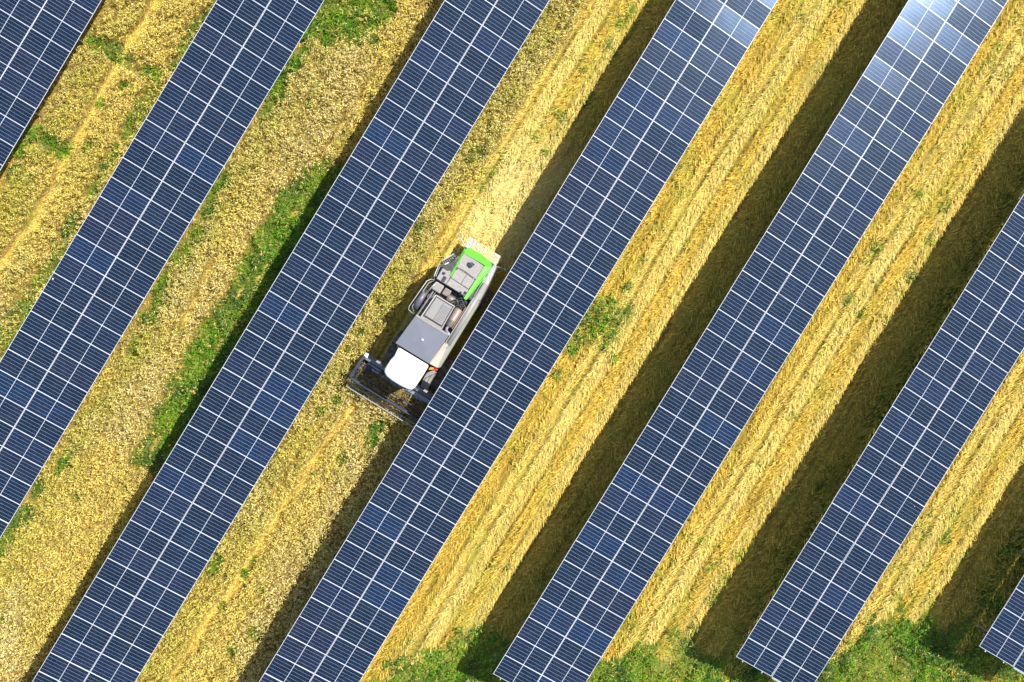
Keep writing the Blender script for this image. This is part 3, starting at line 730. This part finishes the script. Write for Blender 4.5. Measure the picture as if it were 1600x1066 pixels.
# rotary dust screen on the left, seen nearly edge-on
b = MB(); b.lathe_x(-1.16, 1.80, 2.75, [(-.20, .12), (-.18, .50), (-.15, .58), (.08, .60), (.1, .2)], 30); b.build('rotary_screen', M_MESH, HR, True)
b = MB(); b.tube([(-1.10, 3.02, 3.2), (-1.26, 2.95, 3.45), (-1.36, 2.78, 3.55), (-1.46, 1.28, 3.55), (-1.42, 1.10, 3.5), (-1.22, 1.03, 3.4), (-1.10, 1.03, 3.2)], .022, 8)
b.tube([(-1.10, 3.0, 3.0), (-1.28, 2.76, 3.12), (-1.38, 1.30, 3.12), (-1.12, 1.05, 3.0)], .016, 8); b.bar((-.93, 2.98, 3.4), (-1.06, 2.40, 3.4), .06, .05)
b.build('deck_handrail', paint('galvanised_rail', (.46, .44, .44), .4, .3, .1), HR, True)
# rear hood: flat walkable plates framed by the green hood
b = MB(); b.prism([(-1.06, 3.10), (1.0, 3.10), (.98, 4.3), (.80, 5.1), (-.62, 5.1), (-.80, 4.35), (-1.10, 3.85)], 1.5, [3.28, 3.28, 3.2, 3.0, 3.0, 3.18, 3.24], .02)
hood = b.build('rear_hood', M_DARK, HR)  # dark body colour paints in the shade of gaps between plates
b = MB()
for pl in ([(-1.04, 3.14), (-.49, 3.14), (-.51, 3.62), (-.78, 4.02), (-1.05, 3.80)], [(-.47, 3.14), (.72, 3.14), (.72, 3.48), (-.45, 3.52)],
           [(-.44, 3.55), (.12, 3.54), (.12, 4.10), (-.46, 4.12)], [(.15, 3.54), (.60, 3.53), (.62, 4.06), (.15, 4.10)], [(-.47, 4.16), (-.02, 4.20), (.64, 4.12), (.64, 4.92), (-.54, 4.95)]):
    cx = sum(p[0] for p in pl) / len(pl); cy = sum(p[1] for p in pl) / len(pl)
    b.prism(pl, 3.0, [3.31 - (p[1] - 3.14) * .11 for p in pl], .008)
b.build('hood_plate', M_WALK, hood)
b = MB(); b.prism([(-.10, 4.52), (.12, 4.45), (.20, 4.62), (.05, 4.72), (-.12, 4.66)], 3.05, 3.24, .02); b.tube([(.02, 4.74, 3.2), (.22, 4.70, 3.2)], .03, 8); b.build('camera_bracket', M_BLUEBLK, hood)
b = MB()
for p in ([(-.78, 3.18), (-.62, 3.45)], [(.50, 3.2), (.62, 3.34)], [(-.92, 3.5), (-.80, 3.62)], [(.30, 3.16), (.40, 3.22)]):
    b.box(p[0][0], p[1][0], p[0][1], p[1][1], 3.2, 3.35, .01)
b.tube([(.36, 3.05, 3.34), (.52, 3.12, 3.38), (.66, 3.02, 3.36)], .022, 8); b.build('hood_latch', M_DARK, hood)
b = MB()
for k in range(26):
    px_, py_ = random.uniform(-.9, .6), random.uniform(3.2, 4.85)
    an_ = random.uniform(0, PI); b.bar((px_, py_, 3.335 - (py_ - 3.14) * .115), (px_ + .07 * math.cos(an_), py_ + .07 * math.sin(an_), 3.335 - (py_ - 3.14) * .115), .014, .008)
b.build('straw_litter', M_CHAFF, hood)['kind'] = 'stuff'
g = MB()
g.prism([(.64, 2.98), (.80, 2.98), (.98, 4.30), (.99, 5.10), (.66, 4.96)], 2.4, [3.42, 3.36, 3.24, 3.08, 3.16], .045)
g.prism([(-.66, 5.0), (-.52, 4.94), (.68, 4.96), (.99, 5.10), (.80, 5.28), (.20, 5.36), (-.52, 5.32)], 1.9, [3.08, 3.16, 3.18, 3.08, 2.92, 2.9, 2.92], .045)
g.prism([(-.56, 3.60), (-.46, 3.60), (-.52, 5.0), (-.68, 5.18)], 2.4, [3.30, 3.33, 3.16, 3.0], .02)
g.build('green_hood', M_GREEN, hood)
b = MB(); b.prism([(.84, 3.05), (1.0, 3.2), (1.08, 3.9), (1.02, 4.3), (.97, 4.0)], 2.3, [3.2, 3.1, 3.0, 3.0, 3.1], .02); b.build('hood_flank', paint('pale_green_paint', (.35, .66, .28), .35, 0, .1, 4, .3), hood)
# ladder at the rear left
b = MB()
b.bar((-.72, 4.62, 2.35), (-1.12, 3.95, 2.75), .035, .05); b.bar((-1.06, 4.66, 2.25), (-1.34, 4.05, 2.65), .035, .05)
for k in range(8):
    t_ = k / 7; b.bar((-.72 - .40 * t_, 4.62 - .67 * t_, 2.36 + .4 * t_), (-1.06 - .28 * t_, 4.66 - .61 * t_, 2.26 + .4 * t_), .045, .02)
b.tube([(-1.12, 3.95, 2.75), (-1.30, 3.75, 3.3), (-1.20, 3.2, 3.4), (-1.10, 3.02, 3.2)], .018, 8); b.tube([(-1.06, 3.95, 2.9), (-1.22, 3.7, 3.25), (-1.12, 3.2, 3.3)], .014, 8)
b.build('rear_ladder', M_SILVER, HR, label='slatted silver ladder at the rear left of the hood')
# straw chopper and chaff spreader
b = MB(); b.prism([(-.75, 4.9), (.95, 4.9), (1.0, 5.3), (-.82, 5.3)], .9, 1.9, .03); b.build('straw_chopper', M_DARK, HR)
b = MB(); b.prism([(-.84, 5.25), (1.02, 5.25), (1.08, 5.55), (1.03, 5.88), (-.20, 5.84), (-.96, 5.92), (-.92, 5.5)], .95, [1.30, 1.30, 1.25, 1.12, 1.15, 1.12, 1.2], .02)
sp_ = b.build('chaff_spreader', paint('chaff_covered_steel', (.36, .355, .39), .5, .1, .15, 4, 1.0, (.62, .50, .27)), HR)
b = MB()
for k in range(420):
    px_, py_ = random.gauss(.25, .45), random.uniform(5.28, 5.86)
    if -.9 < px_ < 1.03:
        an_ = random.uniform(0, PI); l_ = random.uniform(.04, .12); z_ = 1.31 - (py_ - 5.25) * .24 + random.uniform(0, .03)
        b.bar((px_, py_, z_), (px_ + l_ * math.cos(an_), py_ + l_ * math.sin(an_), z_ + random.uniform(-.01, .02)), .022, .008)
b.build('chaff_layer', paint('loose_chaff', (.74, .58, .24), .8, 0, .3, 9, .5, (.80, .70, .42)), sp_)['kind'] = 'stuff'
b = MB(); b.tube([(-.75, 5.30, 1.8), (-1.35, 5.60, 1.8)], .022, 8); b.box(-1.44, -1.30, 5.58, 5.66, 1.68, 1.86, .01); b.build('light_bar', M_SILVER, HR)
b = MB(); b.tube([(.9, 5.22, 1.8), (1.52, 5.36, 1.8)], .022, 8); b.box(1.50, 1.64, 5.32, 5.42, 1.68, 1.86, .01); b.build('light_bar', M_SILVER, HR)
b = MB(); b.prism([(.98, 4.3), (1.28, 4.38), (1.16, 5.25), (.98, 5.25)], 1.4, [2.6, 2.5, 2.3, 2.4], .03); b.build('rear_corner_panel', paint('lilac_grey_paint', (.28, .28, .33), .5, 0, .08, 5, .2), HR)
# wheels
def wheel(x, y, r, w, side):
    e = empty('wheel'); e.parent = HR; e.location = (x, y, r)
    b = MB(); b.lathe_x(0, 0, 0, [(-w / 2, r * .55), (-w / 2, r * .86), (-w * .40, r * .955), (-w * .2, r * .975), (w * .2, r * .975), (w * .40, r * .955), (w / 2, r * .86), (w / 2, r * .55)], 44)
    n = 26
    for k in range(n):
        for s_ in (-1, 1):
            a0 = 2 * PI * (k + (.5 if s_ > 0 else 0)) / n; a1 = a0 + .20
            p0 = (s_ * .02, r * .985 * math.cos(a0), r * .985 * math.sin(a0)); p1 = (s_ * w * .47, r * .945 * math.cos(a1), r * .945 * math.sin(a1))
            b.bar(p0, p1, .05, .07)
    b.build('tyre', M_RUBBER, e)
    b = MB(); s_ = side; b.lathe_x(0, 0, 0, [(-w * .42, r * .56), (-w * .38, r * .5), (s_ * w * .05, r * .45), (s_ * w * .05 + s_ * .02, r * .2), (w * .38, r * .5), (w * .42, r * .56)] if False else [(-w * .45, r * .56), (-w * .2, r * .40), (w * .2, r * .40), (w * .45, r * .56)], 30)
    b.tube([(s_ * w * .1, 0, 0), (s_ * w * .45, 0, 0)], r * .2, 16); b.build('rim', M_LGREY, e)
    b = MB(); return e
wheel(-1.17, -1.05, .92, .62, -1); wheel(1.62, -.95, .92, .62, 1)
wheel(-1.22, 3.35, .62, .42, -1); wheel(1.40, 3.42, .62, .44, 1)
b = MB(); b.bar((-1.2, -1.0, .9), (1.6, -1.0, .9), .25, .3); b.bar((-1.2, 3.38, .62), (1.4, 3.38, .62), .16, .16); b.build('axle', M_DARK, HR)
# feeder house and header
b = MB(); b.prism([(-.62, -2.5), (.62, -2.5), (.62, -1.5), (-.62, -1.5)], .45, [1.15, 1.15, 1.75, 1.75], .03); b.build('feeder_house', M_LGREY, HR)
hd = empty('header'); hd.parent = HR
HX0, HX1 = -2.40, 2.55
b = MB(); b.box(HX0, HX1, -2.46, -2.20, .80, 1.04, .02); b.box(HX0, HX1, -2.38, -2.33, .30, .8); b.bar((HX0 + .25, -2.14, 1.06), (HX1, -2.14, 1.06), .05, .05)
for k in range(7): b.bar((HX0 + .1 + k * .78, -2.12, .4), (HX0 + .1 + k * .78, -2.12, 1.0), .07, .07)
b.build('header_beam', paint('slate_grey_paint', (.17, .18, .20), .45, .1, .2, 8, .3), hd)
b = MB(); b.box(HX0, HX1, -3.35, -2.38, .20, .25); b.box(HX0 + .02, HX1 - .02, -2.52, -2.47, .25, .78); b.build('header_floor', M_DARK, hd)
b = MB(); b.prism([(.35, -2.75), (2.4, -2.75), (2.4, -2.5), (.35, -2.5)], .70, .84, .03); b.build('auger_cover', M_SILVER, hd)
b = MB(); b.prism([(-2.1, -2.80), (-1.35, -2.80), (-1.2, -2.52), (-2.1, -2.52)], .70, .86, .03); b.build('auger_cover', M_SILVER, hd)
b = MB(); b.bar((HX0, -3.40, .17), (HX1, -3.40, .17), .10, .04)
for k in range(60): b.bar((HX0 + .05 + k * .083, -3.40, .17), (HX0 + .05 + k * .083, -3.54, .15), .02, .02)
b.build('cutter_bar', M_SILVER, hd)
b = MB(); b.tube([(HX0 + .1, -2.78, .56), (HX1 - .1, -2.78, .56)], .16, 18)
for sgn, xa, xb in ((1, HX0 + .15, -.35), (-1, HX1 - .15, .45)):
    prev = None; nst = 80
    for k in range(nst + 1):
        t_ = k / nst; xx = xa + (xb - xa) * t_; an = sgn * t_ * 2 * PI * 4.3
        i_ = b.bm.verts.new((xx, -2.78 + .15 * math.cos(an), .56 + .15 * math.sin(an))); o_ = b.bm.verts.new((xx, -2.78 + .29 * math.cos(an), .56 + .29 * math.sin(an)))
        if prev: b.bm.faces.new((prev[0], prev[1], o_, i_))
        prev = (i_, o_)
b.build('intake_auger', M_SILVER, hd)
for xx in (HX0 - .05, HX1 + .05):
    b = MB(); s_ = 1 if xx > 0 else -1
    b.bm.verts.ensure_lookup_table()
    prof = [(-2.2, .25), (-2.2, 1.08), (-2.7, 1.12), (-3.4, .72), (-4.3, .28), (-4.45, .15), (-3.4, .15)]
    va = [b.bm.verts.new((xx - .035, y_, z_)) for y_, z_ in prof]; vb_ = [b.bm.verts.new((xx + .035, y_, z_)) for y_, z_ in prof]
    b.bm.faces.new(va); b.bm.faces.new(vb_[::-1])
    for i in range(len(prof)): b.bm.faces.new((va[i], va[(i + 1) % len(prof)], vb_[(i + 1) % len(prof)], vb_[i]))
    bmesh.ops.recalc_face_normals(b.bm, faces=b.bm.faces[:])
    b.tube([(xx, -2.35, 1.14), (xx + s_ * .02, -2.9, 1.22), (xx + s_ * .02, -3.62, 1.30)], .05, 8)
    b.build('divider', M_BLUEBLK, hd)
for sx in (-1, 1):
    b = MB(); x_ = HX0 + .02 if sx < 0 else HX1 - .02
    b.bar((x_, -2.30, 1.12), (x_, -3.66, 1.30), .07, .10); b.tube([(x_ + .12, -2.6, .9), (x_ + .03, -3.2, 1.2)], .03, 8); b.build('reel_arm', M_BLUEBLK, hd)
# reel: axle, five bats with tines, end spiders
b = MB(); RC = (-3.66, 1.25); RR = .50
b.tube([(HX0 + .08, *RC), (HX1 - .08, *RC)], .105, 16)
for xx in (HX0 + .1, .9, HX1 - .1):
    for k in range(5):
        an = 2 * PI * k / 5 + 2.75
        b.bar((xx, RC[0], RC[1]), (xx, RC[0] + RR * math.cos(an), RC[1] + RR * math.sin(an)), .02, .05)
b.build('reel_axle', M_BLUEBLK, hd)
for k in range(5):
    an = 2 * PI * k / 5 + 2.75; yy, zz = RC[0] + RR * math.cos(an), RC[1] + RR * math.sin(an)
    b = MB(); b.tube([(HX0 + .06, yy, zz), (HX1 - .06, yy, zz)], .030, 8)
    b.bar((HX0 + .06, yy, zz - .035), (HX1 - .06, yy, zz - .035), .02, .05)
    for j in range(20): b.bar((HX0 + .12 + j * .245, yy, zz), (HX0 + .12 + j * .245, yy + .03, zz - .24), .008, .008)
    b.build('reel_bat', M_SILVER if k in (0, 1) else M_BLUEBLK, hd)
b = MB(); b.box(-2.44, -2.22, -2.34, -2.12, 1.05, 1.16, .03); b.build('beam_cap', M_WHITE, hd)
b = MB(); b.tube([(-1.95, -2.62, .98), (-1.55, -2.68, .95), (-1.0, -2.56, 1.0)], .03, 8); b.box(-2.15, -1.75, -2.98, -2.62, .62, .9, .06); b.build('hose_guard', M_BLUEBLK, hd)

# ------------------------------------------------------------------ light
_s, _t = .462, .620                                             # shadow shift per metre of height, across and along the rows
SUN_EL = math.atan(1 / math.hypot(_s, _t)); SUN_AZ = math.atan2(-_s * SA + _t * CA, _s * CA + _t * SA)
sd = Vector((math.cos(SUN_EL) * math.cos(SUN_AZ), math.cos(SUN_EL) * math.sin(SUN_AZ), math.sin(SUN_EL)))
sl = bpy.data.lights.new('sun', 'SUN'); sl.energy = 5.0; sl.angle = math.radians(.53); sl.color = (1.0, .96, .89)
so = bpy.data.objects.new('sun', sl); COL.objects.link(so); so.rotation_euler = sd.to_track_quat('Z', 'Y').to_euler(); so.location = sd * 200
wd = bpy.data.worlds.new('World'); S.world = wd; wd.use_nodes = True
nt = wd.node_tree; bg = nt.nodes['Background']
sk = nt.nodes.new('ShaderNodeTexSky'); sk.sky_type = 'NISHITA'; sk.sun_disc = False
sk.sun_elevation = SUN_EL; sk.sun_rotation = PI / 2 - SUN_AZ
sk.air_density = 1.0; sk.dust_density = 1.2; sk.ozone_density = 1.5
nt.links.new(sk.outputs[0], bg.inputs['Color']); bg.inputs['Strength'].default_value = .125
S.view_settings.view_transform = 'Standard'; S.view_settings.look = 'None'; S.view_settings.exposure = .50; S.view_settings.gamma = 1.0
S.render.engine = 'CYCLES'; S.render.resolution_x = 1024; S.render.resolution_y = 682
